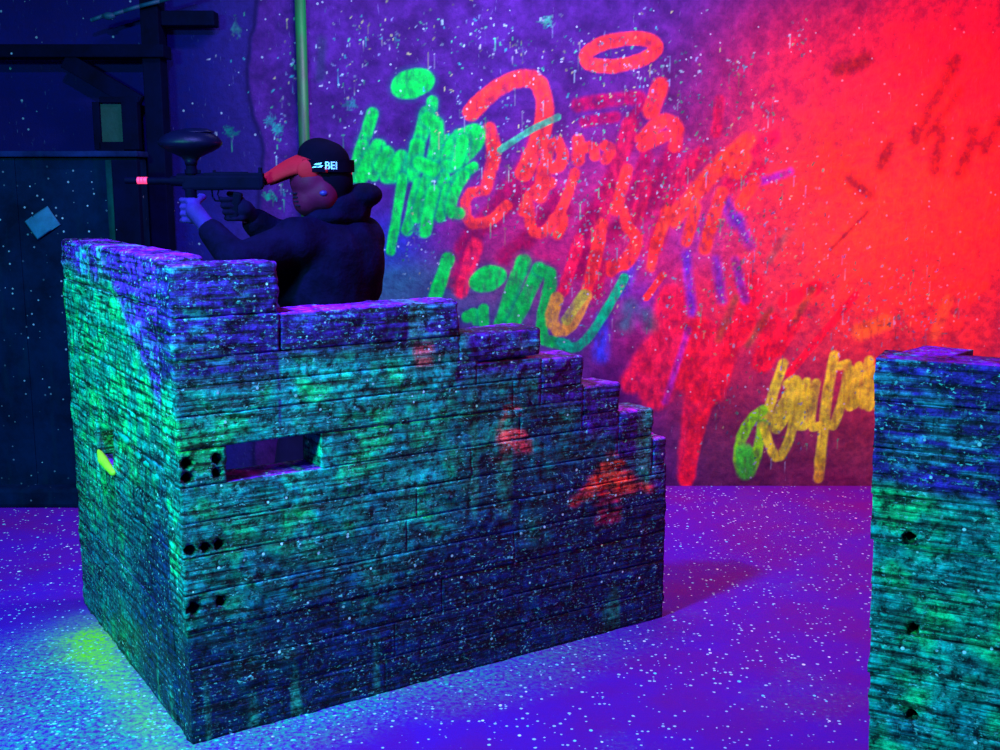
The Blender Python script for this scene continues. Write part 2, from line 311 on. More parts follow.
    for cx, cy, rx, ry in cl:
        for _ in range(int(14 + rx * ry / 40)):
            x = rng.normal(cx, rx * .55); y = rng.normal(cy, ry * .55); c = np.array(sc_c[rng.integers(len(sc_c))]) * rng.uniform(.12, .7)
            if x < 262 and rng.random() < .75: continue
            r = rng.uniform(.7, 1.9); stroke([(x, y), (x + rng.normal(0, 1.), y + rng.normal(0, 1.3))], r, c, al=.8, soft=.5)
            if rng.random() < .10: stroke([(x, y), (x, y + rng.uniform(5, 18))], .9, c, al=.5, soft=.8)
    for x, y, c in [(278, 128, (.05, .8, .8)), (271, 121, (.05, .6, .7)), (268, 196, (.0, .8, .45)), (230, 131, (0, .35, .3)), (415, 230, (.05, .6, .5)), (235, 30, (.1, .5, .6)), (547, 22, (.1, .7, .5)), (350, 105, (.05, .5, .6))]:
        for _ in range(16): stroke([(x + rng.normal(0, 3.5), y + rng.normal(0, 3)), (x + rng.normal(0, 3.5), y + rng.normal(0, 3))], rng.uniform(.8, 2.2), np.array(c) * .35, al=.6, soft=.8)
    nz, nx = GX.shape
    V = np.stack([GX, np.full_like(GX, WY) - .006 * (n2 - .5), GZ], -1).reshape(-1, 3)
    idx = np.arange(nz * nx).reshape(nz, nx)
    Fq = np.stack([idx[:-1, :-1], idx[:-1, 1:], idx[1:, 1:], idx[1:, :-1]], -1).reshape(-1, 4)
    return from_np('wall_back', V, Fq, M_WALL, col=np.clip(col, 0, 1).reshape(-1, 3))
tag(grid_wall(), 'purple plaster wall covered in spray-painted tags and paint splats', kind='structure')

# ---------------------------------------------------------------- floor
CN = np.array([-.8849, 3.0163]); YAW = .57292
D1 = np.array([math.cos(YAW), math.sin(YAW)]); D2 = np.array([-math.sin(YAW), math.cos(YAW)])
def floor():
    X = np.arange(-4.2, 4.6, .03); Y = np.arange(-1.5, WY + .02, .03); GX, GY = np.meshgrid(X, Y)
    P3 = np.stack([GX, GY, GX * 0], -1); n = fbm(P3 * 3, 2); n5 = fbm(P3 * 9, 12)
    u = (GX - CN[0]) * D1[0] + (GY - CN[1]) * D1[1]; v = (GX - CN[0]) * D2[0] + (GY - CN[1]) * D2[1]
    # powdery paint that has run off the two faces
    ds = np.where(v < 0, np.hypot(u, v), np.abs(u)) + (n - .5) * .5
    R = np.where(u < .05, sstep(.95, .05, ds) * sstep(1.25, .75, v), 0)
    df = -v + (n - .5) * .22
    R = np.maximum(R, np.where((v < .05) & (u > -.4), sstep(.30, .0, df) * sstep(2.0, .3, u), 0))
    R = np.maximum(R, sstep(.60, .72, n) * .06 * (v < 0)); R = R * (.5 + .9 * n5)
    g = np.exp(-(((u + .07) / .12) ** 2 + ((v - .90) / .20) ** 2)) + .45 * np.exp(-(((u + .08) / .07) ** 2 + ((v - .35) / .45) ** 2))
    Gm = np.clip(g * (-.1 + 2.3 * n5), 0, 1)
    B = sstep(.5, .7, n) * .08
    col = np.clip(np.stack([R, Gm, B], -1), 0, 1).reshape(-1, 3)
    idx = np.arange(GX.size).reshape(GX.shape); Fq = np.stack([idx[:-1, :-1], idx[:-1, 1:], idx[1:, 1:], idx[1:, :-1]], -1).reshape(-1, 4)
    return from_np('floor', np.stack([GX, GY, GX * 0], -1).reshape(-1, 3), Fq, M_FLOOR, col=col)
tag(floor(), 'violet concrete floor speckled with paint', kind='structure')

# ---------------------------------------------------------------- timber blocks
def box_grid(lo, hi, res, r):
    """a rounded box meshed finely on every side; returns verts, normals, quads"""
    lo, hi = np.array(lo, float), np.array(hi, float); n = np.maximum(2, np.round((hi - lo) / res).astype(int))
    ids = {}; V = []; Fq = []
    nx, ny, nz = n
    def vid(I, J, K): return (I * (ny + 1) + J) * (nz + 1) + K
    quads = []
    for ax in range(3):
        a, b = [(1, 2), (2, 0), (0, 1)][ax]
        A, B = np.meshgrid(np.arange(n[a]), np.arange(n[b]), indexing='ij'); A = A.ravel(); B = B.ravel()
        for side in (0, n[ax]):
            def mk(da, db):
                q = [None] * 3; q[ax] = np.full(A.shape, side); q[a] = A + da; q[b] = B + db; return vid(*q)
            qs = [mk(0, 0), mk(1, 0), mk(1, 1), mk(0, 1)]
            if side == 0: qs = qs[::-1]
            quads.append(np.stack(qs, -1))
    Q = np.concatenate(quads); uq, inv = np.unique(Q, return_inverse=True); Q = inv.reshape(Q.shape)
    K = uq % (nz + 1); J = (uq // (nz + 1)) % (ny + 1); I = uq // ((nz + 1) * (ny + 1))
    P = lo + (hi - lo) * np.stack([I / nx, J / ny, K / nz], -1)
    Pf = P[Q]; FZ = np.ptp(Pf[..., 2], axis=1) > 1e-6; box_grid.sm = FZ if r < .004 else np.ones(len(Q), bool)
    q = np.clip(P, lo + r, hi - r); d = P - q; L = np.linalg.norm(d, axis=1, keepdims=True); N = d / np.maximum(L, 1e-9)
    if r < .004: N = N * [1, 1, .1]; N /= np.maximum(np.linalg.norm(N, axis=1, keepdims=True), 1e-9); return P, N, Q
    return q + N * r, N, Q
def paint_bunker(P, N, top_fn, seed, side=False, right=False):
    u, v, z = P[:, 0], P[:, 1], P[:, 2]
    n1 = fbm(P * 5, seed); n2 = fbm(P * 16, seed + 3); n3 = fbm(P * [14, 14, 60], seed + 5, 3)
    top = top_fn(P)
    s = v if side else u                                               # run along the visible face
    teal, green, navy = np.array([.0, .42, .30]), np.array([.0, .52, .14]), np.array([.0, .006, .085])
    indigo, violet, cyan = np.array([.035, .010, .20]), np.array([.30, .005, .55]), np.array([.03, .40, .50])
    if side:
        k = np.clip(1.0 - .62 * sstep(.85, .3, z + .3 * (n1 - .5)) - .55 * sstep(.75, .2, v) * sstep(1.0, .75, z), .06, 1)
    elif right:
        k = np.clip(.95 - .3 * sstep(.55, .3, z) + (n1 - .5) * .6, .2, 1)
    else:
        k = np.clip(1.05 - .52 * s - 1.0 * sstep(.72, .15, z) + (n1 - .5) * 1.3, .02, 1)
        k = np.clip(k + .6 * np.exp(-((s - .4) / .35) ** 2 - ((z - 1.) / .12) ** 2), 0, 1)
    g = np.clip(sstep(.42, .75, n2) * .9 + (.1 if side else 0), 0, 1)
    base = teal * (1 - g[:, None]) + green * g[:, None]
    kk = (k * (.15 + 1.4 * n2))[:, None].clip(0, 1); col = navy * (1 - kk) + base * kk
    # unpainted indigo band below the top edge
    if side: band = .10 + .35 * sstep(.75, .0, v) + .12 * (n1 - .5)
    elif right: band = .34 + .25 * (n1 - .5)
    else: band = np.where(s < .30, .33, .15 + .05 * sstep(.9, 1.7, s)) + .10 * (n1 - .5)
    b = sstep(band + .03, band - .03, top - z)[:, None]
    ind = indigo * (.55 + .9 * n2[:, None])
    if side: ind = ind * 1.6 + violet * .25
    ct = (sstep(.52, .66, n3) * sstep(.42, .6, n1) * .8)[:, None]; ind = ind * (1 - ct) + cyan * ct
    col = col * (1 - b) + ind * b
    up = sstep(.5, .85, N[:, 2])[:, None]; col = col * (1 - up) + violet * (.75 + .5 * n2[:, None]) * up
    # vertical runs
    rn = vn(np.stack([s * 22, z * 1.5, s * 0], -1), seed + 9); rr = (sstep(.80, .93, rn) * .5)[:, None]
    col = col * (1 - rr) + np.array([.03, .5, .25]) * rr
    return col
HOLE_D = .045
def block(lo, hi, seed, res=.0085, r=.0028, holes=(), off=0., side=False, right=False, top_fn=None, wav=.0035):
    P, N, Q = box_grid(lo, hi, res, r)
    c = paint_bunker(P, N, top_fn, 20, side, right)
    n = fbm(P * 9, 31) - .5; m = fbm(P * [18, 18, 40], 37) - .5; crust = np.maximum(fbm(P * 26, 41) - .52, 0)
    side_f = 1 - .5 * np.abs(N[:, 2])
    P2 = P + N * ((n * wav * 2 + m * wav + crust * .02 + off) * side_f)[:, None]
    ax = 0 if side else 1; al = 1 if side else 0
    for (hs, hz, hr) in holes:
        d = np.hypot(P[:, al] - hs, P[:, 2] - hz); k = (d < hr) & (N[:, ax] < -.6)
        P2[k, ax] += HOLE_D * (sstep(hr, hr * .6, d[k])); c[d < hr * .95] *= .06  # shade inside the hole painted in as near-black
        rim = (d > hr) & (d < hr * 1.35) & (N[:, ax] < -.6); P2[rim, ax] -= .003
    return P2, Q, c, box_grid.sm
def join(name, blocks, parent, label=None):
    V = []; Fq = []; C = []; SM = []; o = 0
    for P, Q, c, sm in blocks: SM.append(sm); V.append(P); Fq.append(Q + o); C.append(c); o += len(P)
    ob = from_np(name, np.concatenate(V), np.concatenate(Fq), M_TIMBER, parent, col=np.clip(np.concatenate(C), 0, 1), sm=np.concatenate(SM))
    if label: ob['label'] = label
    return ob
T = .14
STEPS = [(0, .306, 1.378), (.306, .90, 1.232), (.90, 1.215, 1.126), (1.215, 1.39, 1.02), (1.39, 1.547, .91), (1.547, 1.705, .803), (1.705, 1.772, .688)]
def top_front(P):
    z = np.full(len(P), 1.378)
    for a, b, t in STEPS[1:]: z = np.where(P[:, 0] > a - .01 + .03 * (fbm(P * 9, 77) - .5), t, z)
    return z
def top_side(P): return np.full(len(P), 1.394)
root = empty('stepped_barricade', (CN[0], CN[1], 0), YAW)
tag(root, 'large stepped barricade of stacked timber caked in teal paint, with a firing slot', 'barricade')
SLOT = (.133, .424, .759, .867)
fh = [(.022, .829, .016), (.107, .831, .016), (.020, .790, .016), (.106, .790, .014), (.020, .581, .016), (.064, .582, .015), (.101, .583, .015), (.021, .409, .017), (.102, .411, .016)]
bl = []
zs = [0, .112, .224, .336, .448, .555, .655, .759, .867, .96, 1.04, 1.12]
def hz(z0, z1, u0, u1): return [h for h in fh if z0 - .02 < h[1] < z1 + .02 and u0 - .02 < h[0] < u1 + .02]
prev = {}
def right_limit(z1):
    return max(b for a, b, t in STEPS if t >= z1 - .012)
for i in range(len(zs) - 1):
    z0, z1 = zs[i], zs[i + 1]; off = random.uniform(-.0012, .0012)
    spans = [(0, random.uniform(.55, 1.25) if z1 < .7 else 1.0 + random.uniform(-.08, .15))]
    if z0 == SLOT[2]: spans = [(0, SLOT[0]), (SLOT[1], spans[0][1])]
    for a, b in spans:
        if z1 > 1.10: b = .90
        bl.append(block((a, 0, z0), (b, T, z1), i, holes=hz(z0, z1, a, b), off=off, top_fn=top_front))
        mid = b
    zr = z1
    # right-hand run, cut back to the stair profile
    if z1 <= 1.10:
        R_ = None
        for a, b, t in STEPS:
            pass
        cols = [(mid, 1.215, 1.126)] + STEPS[3:]
        a0 = mid; runs = []
        for a, b, t in cols:
            top = t - (.0 if False else 0)
            if b <= a0: continue
            h1 = min(z1, top - .10)
            if h1 - z0 > .02: runs.append((max(a, a0), b, h1))
        # merge runs with equal height
        k = 0
        while k < len(runs):
            a, b, h = runs[k]
            while k + 1 < len(runs) and abs(runs[k + 1][2] - h) < 1e-6: k += 1; b = runs[k][1]
            bl.append(block((a, 0, z0 + .001), (b, T, h - .001), i + 40, off=off * .7, top_fn=top_front)); k += 1
join('front_wall', bl, root)
# the topmost timber of every step is a block of its own
for k, (a, b, t) in enumerate(STEPS):
    z0 = {0: 1.232, 1: 1.12}.get(k, t - .10)
    a2 = a - .0
    if k == 2: z0 = t - .088
    join('step_block', [block((max(a2, .0), -.003, z0 - (.0 if k < 2 else .002)), (b, T + .002, t), 60 + k, r=.011, top_fn=top_front, wav=.009, res=.008)], root)
join('step_block', [block((0, -.001, 1.12), (.306, T, 1.232), 71, top_fn=top_front, wav=.008)], root)
# side wall
lh = [(.683, 1.362, .021), (.515, 1.368, .021), (.690, 1.325, .014), (.520, 1.325, .014)]
lh = [(.69, 1.352, .030), (.52, 1.355, .030)]
bl = []
zs2 = [0, .112, .224, .336, .448, .555, .665, .79, .90, 1.01, 1.12, 1.25, 1.394]
for i in range(len(zs2) - 1):
    z0, z1 = zs2[i], zs2[i + 1]; off = random.uniform(-.0012, .0012)
    spans = [(T - .002, 1.318)]
    if abs(z0 - .665) < 1e-6: spans = [(T - .002, .72), (.93, 1.318)]
    for a, b in spans:
        hs = [h for h in lh if z0 < h[1] < z1]
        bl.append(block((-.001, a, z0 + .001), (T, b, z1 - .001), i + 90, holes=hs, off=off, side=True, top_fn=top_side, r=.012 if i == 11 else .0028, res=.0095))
join('side_wall', bl, root)
# a lump of fluorescent yellow paint in the side slot's lip
def blob(name, pts, mat, parent, vox=.006, smooth=6):
    return skin_remesh(name, [('cap', a, b, ra, rb) for a, b, ra, rb in pts], mat, parent, vox, smooth)

# ---------------------------------------------------------------- remeshed bodies
def add_cap(bm, a, b, ra, rb, seg=14):
    a, b = Vector(a), Vector(b); d = b - a; L = d.length
    for p, r in ((a, ra), (b, rb)):
        bmesh.ops.create_uvsphere(bm, u_segments=seg, v_segments=10, radius=r, matrix=Matrix.Translation(p))
    if L > 1e-5:
        m = Matrix.Translation((a + b) / 2) @ d.to_track_quat('Z', 'Y').to_matrix().to_4x4()
        bmesh.ops.create_cone(bm, cap_ends=True, segments=seg, radius1=ra, radius2=rb, depth=L, matrix=m)
def add_ell(bm, c, r, rot=(0, 0, 0)):
    m = Matrix.Translation(c) @ Matrix.Rotation(rot[2], 4, 'Z') @ Matrix.Rotation(rot[1], 4, 'Y') @ Matrix.Rotation(rot[0], 4, 'X') @ Matrix.Diagonal((*r, 1))
    bmesh.ops.create_uvsphere(bm, u_segments=24, v_segments=16, radius=1, matrix=m)
def skin_remesh(name, shapes, mat, parent, vox=.01, smooth=8, origin=None):
    bm = bmesh.new()
    for s in shapes:
        if s[0] == 'cap': add_cap(bm, *s[1:])
        else: add_ell(bm, *s[1:])
    me = bpy.data.meshes.new(name); bm.to_mesh(me); bm.free()
    o = bpy.data.objects.new(name, me); sc.collection.objects.link(o)
    r = o.modifiers.new('r', 'REMESH'); r.mode = 'VOXEL'; r.voxel_size = vox; r.use_smooth_shade = True
    s = o.modifiers.new('s', 'SMOOTH'); s.iterations = smooth; s.factor = .6
    dg = bpy.context.evaluated_depsgraph_get(); dg.update(); m2 = bpy.data.meshes.new_from_object(o.evaluated_get(dg))
    bpy.data.objects.remove(o); m2.name = name
    for p in m2.polygons: p.use_smooth = True
    return link(name, m2, mat, parent)
M_YEL = m_plain('fluorescent_yellow_paint', (.55, 1, .03), .5)
yl = blob('paint_lump', [((-.008, .90, .688), (-.014, .82, .672), .008, .018), ((-.014, .82, .672), (-.008, .715, .648), .018, .012)], M_YEL, root)
yl['label'] = 'lump of fluorescent yellow-green paint'
M_GUM = m_plain('green_paint_crust', (.0, .38, .22), .6, .1)
for a_, b_, r1_, r2_ in [((-.004, .62, .80), (-.004, .52, .795), .006, .012), ((-.004, .42, .775), (-.002, .39, .77), .009, .011), ((-.002, .33, .765), (.0, .30, .762), .010, .009), ((-.003, .22, .75), (-.003, .20, .745), .008, .008)]:
    blob('paint_lump', [(a_, b_, r1_, r2_)], M_GUM, root, .005)
M_RED = m_plain('orange_red_patch', (.85, .05, .03), .6)

# red patches: streaky red blended into the timber's vertex colour
def patch(name, polyu, seed):
    P = np.array(polyu); u0, z0 = P.min(0); u1, z1 = P.max(0)
    U, Zg = np.meshgrid(np.arange(u0, u1, .006), np.arange(z0, z1, .006)); ins = np.zeros(U.shape, bool); j = len(P) - 1
    for i in range(len(P)):
        c = ((P[i, 1] > Zg) != (P[j, 1] > Zg)) & (U < (P[j, 0] - P[i, 0]) * (Zg - P[i, 1]) / (P[j, 1] - P[i, 1] + 1e-9) + P[i, 0]); ins ^= c; j = i
    return ins
bpy.context.view_layer.update()
def paint_patch(ob, cu, cz, ru, rz, col, al, tri=0.):
    me = ob.data; n = len(me.vertices); co = np.empty(n * 3, np.float32); me.vertices.foreach_get('co', co); co = co.reshape(-1, 3)
    a = me.color_attributes['paint']; c = np.empty(n * 4, np.float32); a.data.foreach_get('color', c); c = c.reshape(-1, 4)
    zz = (co[:, 2] - cz) / rz; uu = (co[:, 0] - cu) / (ru * (1 - tri * np.clip(zz, -1, 1)))
    st = fbm(np.stack([co[:, 0] * 6, co[:, 0] * 0, co[:, 2] * 70], -1), 5, 3); nn = fbm(co * 20, 8)
    k = sstep(1.2, .7, np.maximum(np.abs(zz), np.abs(uu)) + (nn - .5) * .7) * sstep(.34, .52, st) * al * (co[:, 1] < .03)
    c[:, :3] = c[:, :3] * (1 - k[:, None]) + np.array(col) * k[:, None]; a.data.foreach_set('color', c.ravel())
fw = [o for o in root.children if o.name.startswith(('front_wall', 'step_block'))]
for o in fw:
    paint_patch(o, .775, 1.07, .035, .045, (.9, .08, .08), .8)
    paint_patch(o, 1.10, .80, .05, .085, (.9, .05, .05), .9, .5)
    paint_patch(o, 1.52, .58, .10, .075, (1., .08, .03), 1., .75)
    paint_patch(o, 1.50, .46, .06, .05, (.5, .02, .05), .6)

# ---------------------------------------------------------------- barricade on the right
ra = math.atan2(-.455, .89); rc = np.array([.863, 2.553])
rroot = empty('tall_barricade', (rc[0], rc[1], 0), ra)
tag(rroot, 'teal and indigo paint-caked timber barricade cut off by the right edge of the picture', 'barricade')
def top_r(P): return np.full(len(P), 1.2)
zr_ = [0, .11, .22, .33, .44, .55, .66, .77, .88, .99, 1.10, 1.2]
rh = [(.098, .785, .015), (.118, .566, .0145), (.128, .352, .0155), (.10, .14, .014)]
bl = []
for i in range(len(zr_) - 1):
    z0, z1 = zr_[i], zr_[i + 1]
    bl.append(block((.048 * (1 - zr_[i + 1] / 1.2) + random.uniform(-.001, .001), 0, z0), (1.25, T, z1), 120 + i, holes=[h for h in rh if z0 - .02 < h[1] < z1 + .02], off=random.uniform(-.002, .002), right=True, top_fn=top_r, res=.0075, r=.0028))
join('front_wall', bl, rroot)
# short return wall running back at an angle from the left end
ret = empty('tmp', (0, 0, 0)); bpy.data.objects.remove(ret)
ang = math.atan2(.191, .171) - ra
bl = [block((.075, -.115, z0 + .001), (.256, 0.0, z1 - .001), 150 + i, right=True, top_fn=top_r, res=.012) for i, (z0, z1) in enumerate(zip(zr_[:-1], zr_[1:]))]
rt = join('return_wall', bl, rroot); rt.rotation_euler = (0, 0, ang); rt.location = (.012, .012, .002)

# ---------------------------------------------------------------- back left: bulkhead, beam, brace, post, frame
def bevel_box(bm, c, s, b=.008, rot=None):
    m = Matrix.Translation(c) @ (rot or Matrix.Identity(4)) @ Matrix.Diagonal((s[0], s[1], s[2], 1))
    g = bmesh.ops.create_cube(bm, size=1, matrix=m)
    es = list({e for v in g['verts'] for e in v.link_edges})
    bmesh.ops.bevel(bm, geom=es, offset=b, segments=2, affect='EDGES', profile=.6)
def bmobj(name, fn, mat, parent=None, smooth=False, loc=(0, 0, 0)):
    bm = bmesh.new(); fn(bm); me = bpy.data.meshes.new(name); bm.to_mesh(me); bm.free()
    if smooth:
        for p in me.polygons: p.use_smooth = True
    o = link(name, me, mat, parent); o.location = loc; return o
def boxpx(x0, y0, x1, y1, Y, th):   # a box whose front stands at distance Y
    a, b = at(x0, y1, Y), at(x1, y0, Y); a[0] = at(x0, (y0 + y1) / 2, Y)[0]; b[0] = at(x1, (y0 + y1) / 2, Y)[0]; return ((a[0] + b[0]) / 2, Y + th / 2, (a[2] + b[2]) / 2), (b[0] - a[0], th, b[2] - a[2])
BY = 5.50
def bulk(bm):
    zt = at(50, 158, BY)[2]; x1 = at(139, 200, BY)[0]; x0 = -4.1; n = 4
    for i in range(n):
        a = x1 - (i + 1) * (x1 - x0) / n; b = x1 - i * (x1 - x0) / n
        bevel_box(bm, ((a + b) / 2, BY + .14 + random.uniform(0, .006), zt / 2), (b - a - .001, .28, zt), .003)
k = bmobj('bulkhead', bulk, M_BULK); tag(k, 'low navy boarded bulkhead against the wall behind the large barricade', 'bulkhead')
c_, s_ = boxpx(-400, 158, 148, 150, BY - .02, .32)
c_ = (c_[0] * .5 - 1.3, BY + .14, at(0, 157, BY)[2] + .012)
bmobj('ledge', lambda bm: bevel_box(bm, ((at(140, 157, BY)[0] - 4.1) / 2, BY + .13, at(0, 157, BY)[2] + .014), (at(140, 157, BY)[0] + 4.1, .34, .028)), M_BLUE, k)
kc = bmobj('kerb', lambda bm: bevel_box(bm, (-2.9, BY - .055, .05), (2.6, .10, .10), .02), M_BULK); tag(kc, 'low dark blue kerb along the foot of the bulkhead', 'kerb')
def roofbeam(bm):
    a, b = at(-100, 57, 5.6), at(163, 44, 5.6); bevel_box(bm, ((a[0] + b[0]) / 2, 5.67, (a[2] + b[2]) / 2), (b[0] - a[0], .14, b[2] - a[2]), .006)
kb = empty('timber_bracket', (-2.2, 5.7, 0)); tag(kb, 'dark horizontal beam with a diagonal brace and post high on the left', 'beam')
def off(fn):
    def g(bm): fn(bm); bmesh.ops.translate(bm, verts=bm.verts, vec=(2.2, -5.7, 0))
    return g
bmobj('beam', off(roofbeam), M_BEAM, kb)
def brace(bm):
    a, b = at(66, 60, 5.64), at(140, 104, 5.64); d = b - a
    bevel_box(bm, ((a + b) / 2), (.06, .08, d.length), .005, d.to_track_quat('Z', 'Y').to_matrix().to_4x4())
bmobj('brace', off(brace), M_BEAM, kb)
def post(bm):
    a, b = at(146, 150, 5.62), at(164, 150, 5.62); b[2] = at(160, 5, 5.62)[2]; bevel_box(bm, ((a[0] + b[0]) / 2, 5.69, (b[2] + .06) / 2 + .0), (b[0] - a[0], .12, b[2] + .05), .006)
bmobj('post', off(post), M_BEAM, kb)
def arm(bm):
    a, b = at(160, 25, 5.66), at(213, 10, 5.66); bevel_box(bm, ((a[0] + b[0]) / 2, 5.72, (a[2] + b[2]) / 2), (b[0] - a[0], .1, b[2] - a[2]), .006)
bmobj('beam_arm', off(arm), M_BEAM, kb)
# small framed pane standing on the ledge
fr = empty('framed_pane', at(117, 152, 5.6)); tag(fr, 'small dark frame with a dim green pane standing on the bulkhead ledge', 'frame')
fo = at(117, 152, 5.6)
def frm(bm):
    for (x0, y0, x1, y1) in [(93, 103, 100, 151), (122, 103, 138, 151), (99, 98, 138, 104), (99, 143, 124, 156)]:
        c, s = boxpx(x0, y0, x1, y1, 5.6, .06); bevel_box(bm, (c[0] - fo[0], c[1] - fo[1], c[2] - fo[2] + .006), s, .004)
bmobj('frame', frm, M_BEAM, fr)
c, s = boxpx(99, 104, 123, 143, 5.62, .02)
bmobj('pane', lambda bm: bevel_box(bm, (c[0] - fo[0], c[1] - fo[1], c[2] - fo[2]), s, .002), m_plain('green_pane', (.0, .015, .022), .6), fr)
# dark post in front of the bulkhead and the pale sheet pinned on it
def post2(bm):
    a, b = at(112, 160, 5.30), at(138, 160, 5.30); bevel_box(bm, ((a[0] + b[0]) / 2, 5.31, b[2] / 2), (b[0] - a[0], .05, b[2]), .006)
tag(bmobj('post', post2, M_BEAM), 'dark square post in front of the bulkhead, left of the marker barrel', 'post')
def strip(bm):
    a, b = at(104, 160, 5.45), at(110, 160, 5.45); bevel_box(bm, ((a[0] + b[0]) / 2, 5.478, b[2] / 2), (b[0] - a[0], .035, b[2]), .004)
tag(bmobj('batten', strip, m_dark('teal_batten', (.0, .025, .035), .3)), 'narrow teal batten just left of the dark square post', 'batten')
sh = at(42, 223, BY - .012)
def sheet(bm):
    g = bmesh.ops.create_grid(bm, x_segments=14, y_segments=10, size=.5)
    R_ = Matrix.Rotation(math.radians(-33), 4, 'Y')
    for v in bm.verts:
        x, y = v.co.x * .14, v.co.y * .105; v.co = R_ @ Vector((x, -.006 * math.cos(x * 30) + .006 * (y * 20) ** 2 * .3, y))
    r = bmesh.ops.solidify(bm, geom=bm.faces[:], thickness=.002)
tag(bmobj('paper_sheet', sheet, m_plain('pale_blue_paper', (.01, .11, .22), .8), smooth=True, loc=sh), 'small tilted pale blue sheet stuck on the dark bulkhead', 'sheet')
# conduit running down the wall
px_ = at(302, 60, 5.78)
def pipe(bm):
    bmesh.ops.create_cone(bm, cap_ends=True, segments=20, radius1=.027, radius2=.027, depth=3.3, matrix=Matrix.Translation((0, 0, 1.65)))
    for z in (.5, 1.5, 2.55): bmesh.ops.create_cone(bm, cap_ends=True, segments=20, radius1=.031, radius2=.031, depth=.03, matrix=Matrix.Translation((0, 0, z)))
tp = NT('green_pipe_paint'); f_ = tp.noise(tp.map((8, 8, 1.4)), 2, 5, .6)
mp_ = tp.done(tp.mix(tp.ramp(f_, .4, .6, 0, 1), (.0, .13, .03), (.02, .045, .03)), .5)
tag(bmobj('wall_pipe', pipe, mp_, smooth=True, loc=(px_[0], 5.775, 0)), 'thin green vertical pipe on the wall above the player', 'pipe')
# cyan-splashed cable sagging at the top left
def cable(bm):
    P = [at(x, y, 5.6) for x, y in [(92, 20), (103, 16), (112, 15), (124, 11), (140, 6), (160, 1), (190, -8)]]
    for a, b in zip(P[:-1], P[1:]): add_cap(bm, a, b, .010, .010, 8)
    add_ell(bm, at(109, 16, 5.59), (.03, .02, .018))
tag(bmobj('painted_cable', cable, m_plain('cyan_paint', (.0, .04, .09), .6), smooth=True), 'cyan-splashed cable slanting up beside the dark post', 'cable')

# ---------------------------------------------------------------- player
D = 3.96
def A(x, y, d=D): return at(x, y, d)
feet = Vector((-.62, 4.0, 0))
per = empty('person', feet); tag(per, 'person in dark jacket, cap and red-peaked goggle mask, aiming a marker to the left', 'person')
def rel(p): return Vector(p) - feet
def caps(L): return [('cap', rel(a), rel(b), ra_, rb_) if len(t_) == 4 else t_ for t_ in L for (a, b, ra_, rb_) in [t_]]
head = A(325, 180, 4.02)
shL, shR = A(296, 243, 3.90), A(360, 240, 4.12)
elL, elR = A(238, 262, 3.74), A(276, 238, 4.06)
haL, haR = A(196, 214, 3.90), A(240, 210, 3.95)
neck = A(328, 222, 4.04); chest = A(326, 262, 4.03); waist = A(326, 330, 4.02); pel = A(326, 372, 4.02)
kneeL, kneeR = Vector((-.74, 3.86, .50)), Vector((-.58, 4.22, .50)); ankL, ankR = Vector((-.72, 3.90, .09)), Vector((-.46, 4.28, .09))
hipL, hipR = pel + Vector((-.02, -.09, -.03)), pel + Vector((.03, .10, -.03))
M_SKIN = m_plain('skin', (.45, .25, .2), .6); M_JACK = m_plain('jacket_cloth', (.003, .0014, .018), .85, .04, .6, 11, .9); M_TROU = m_plain('trouser_cloth', (.006, .006, .02), .8)
M_GLL = m_plain('lit_glove', (.03, .006, .17), .8); M_GLR = m_plain('shaded_glove', (.004, .002, .02), .85, .04); M_BOOT = m_plain('boot_leather', (.02, .02, .03), .5)  # glove pair: lit and shaded tones put into the two colours
M_CAP = m_plain('black_cap_cloth', (.002, .001, .008), .9, .04); M_PEAK = m_plain('orange_red_plastic', (.5, .008, .02), .6, .06, .12); M_MASK = m_plain('mask_plastic', (.10, .003, .035), .6, .1)
M_LENS = m_plain('lens', (.01, .01, .03), .08, .8); M_GUN = m_plain('black_anodised_metal', (.001, .001, .010), .7, .03); M_HOP = m_plain('black_hopper_shell', (.002, .002, .014), .42, .1)
bod = [(pel, waist, .125, .12), (waist, chest, .12, .135), (chest, neck + Vector((0, 0, -.05)), .13, .08), (neck, head + Vector((0, 0, -.03)), .055, .055), (chest + Vector((0, 0, .07)), shL, .09, .062), (chest + Vector((0, 0, .07)), shR, .09, .062),
       (shL, elL, .052, .040), (elL, haL, .040, .028), (shR, elR, .052, .040), (elR, haR, .040, .028), (hipL, kneeL, .085, .058), (hipR, kneeR, .085, .058), (kneeL, ankL, .055, .038), (kneeR, ankR, .055, .038)]
face = [('ell', rel(head + Vector((.012, 0, .02))), (.086, .070, .094)), ('ell', rel(head + Vector((-.03, -.002, -.05))), (.062, .056, .062)), ('cap', rel(head + Vector((-.09, -.004, .0))), rel(head + Vector((-.106, -.004, -.03))), .008, .014),
        ('ell', rel(head + Vector((.005, -.068, -.01))), (.018, .008, .03)), ('ell', rel(head + Vector((.005, .068, -.01))), (.018, .008, .03)), ('cap', rel(head + Vector((-.088, -.02, -.062))), rel(head + Vector((-.088, .02, -.062))), .008, .008)]
skin_remesh('body', caps(bod) + face, M_SKIN, per, .010, 6)
F_ = .024
jk = [(pel + Vector((0, 0, .03)), waist, .158, .150), (waist, chest, .155, .165), (chest, neck + Vector((.0, 0, -.06)), .165, .10), (chest + Vector((0, 0, .05)), shL, .12, .092), (chest + Vector((0, 0, .05)), shR, .12, .094),
      (shL, elL, .080, .062), (elL, elL.lerp(haL, .62), .060, .046), (shR, elR, .084, .066), (elR, elR.lerp(haR, .55), .068, .052), (A(352, 255, 4.10), A(356, 285, 4.08), .10, .10), (A(300, 262, 3.98), A(300, 292, 3.98), .09, .09)]
skin_remesh('jacket', caps(jk) + [('ell', rel(A(352, 262, 4.07)), (.12, .13, .17))], M_JACK, per, .011, 5)
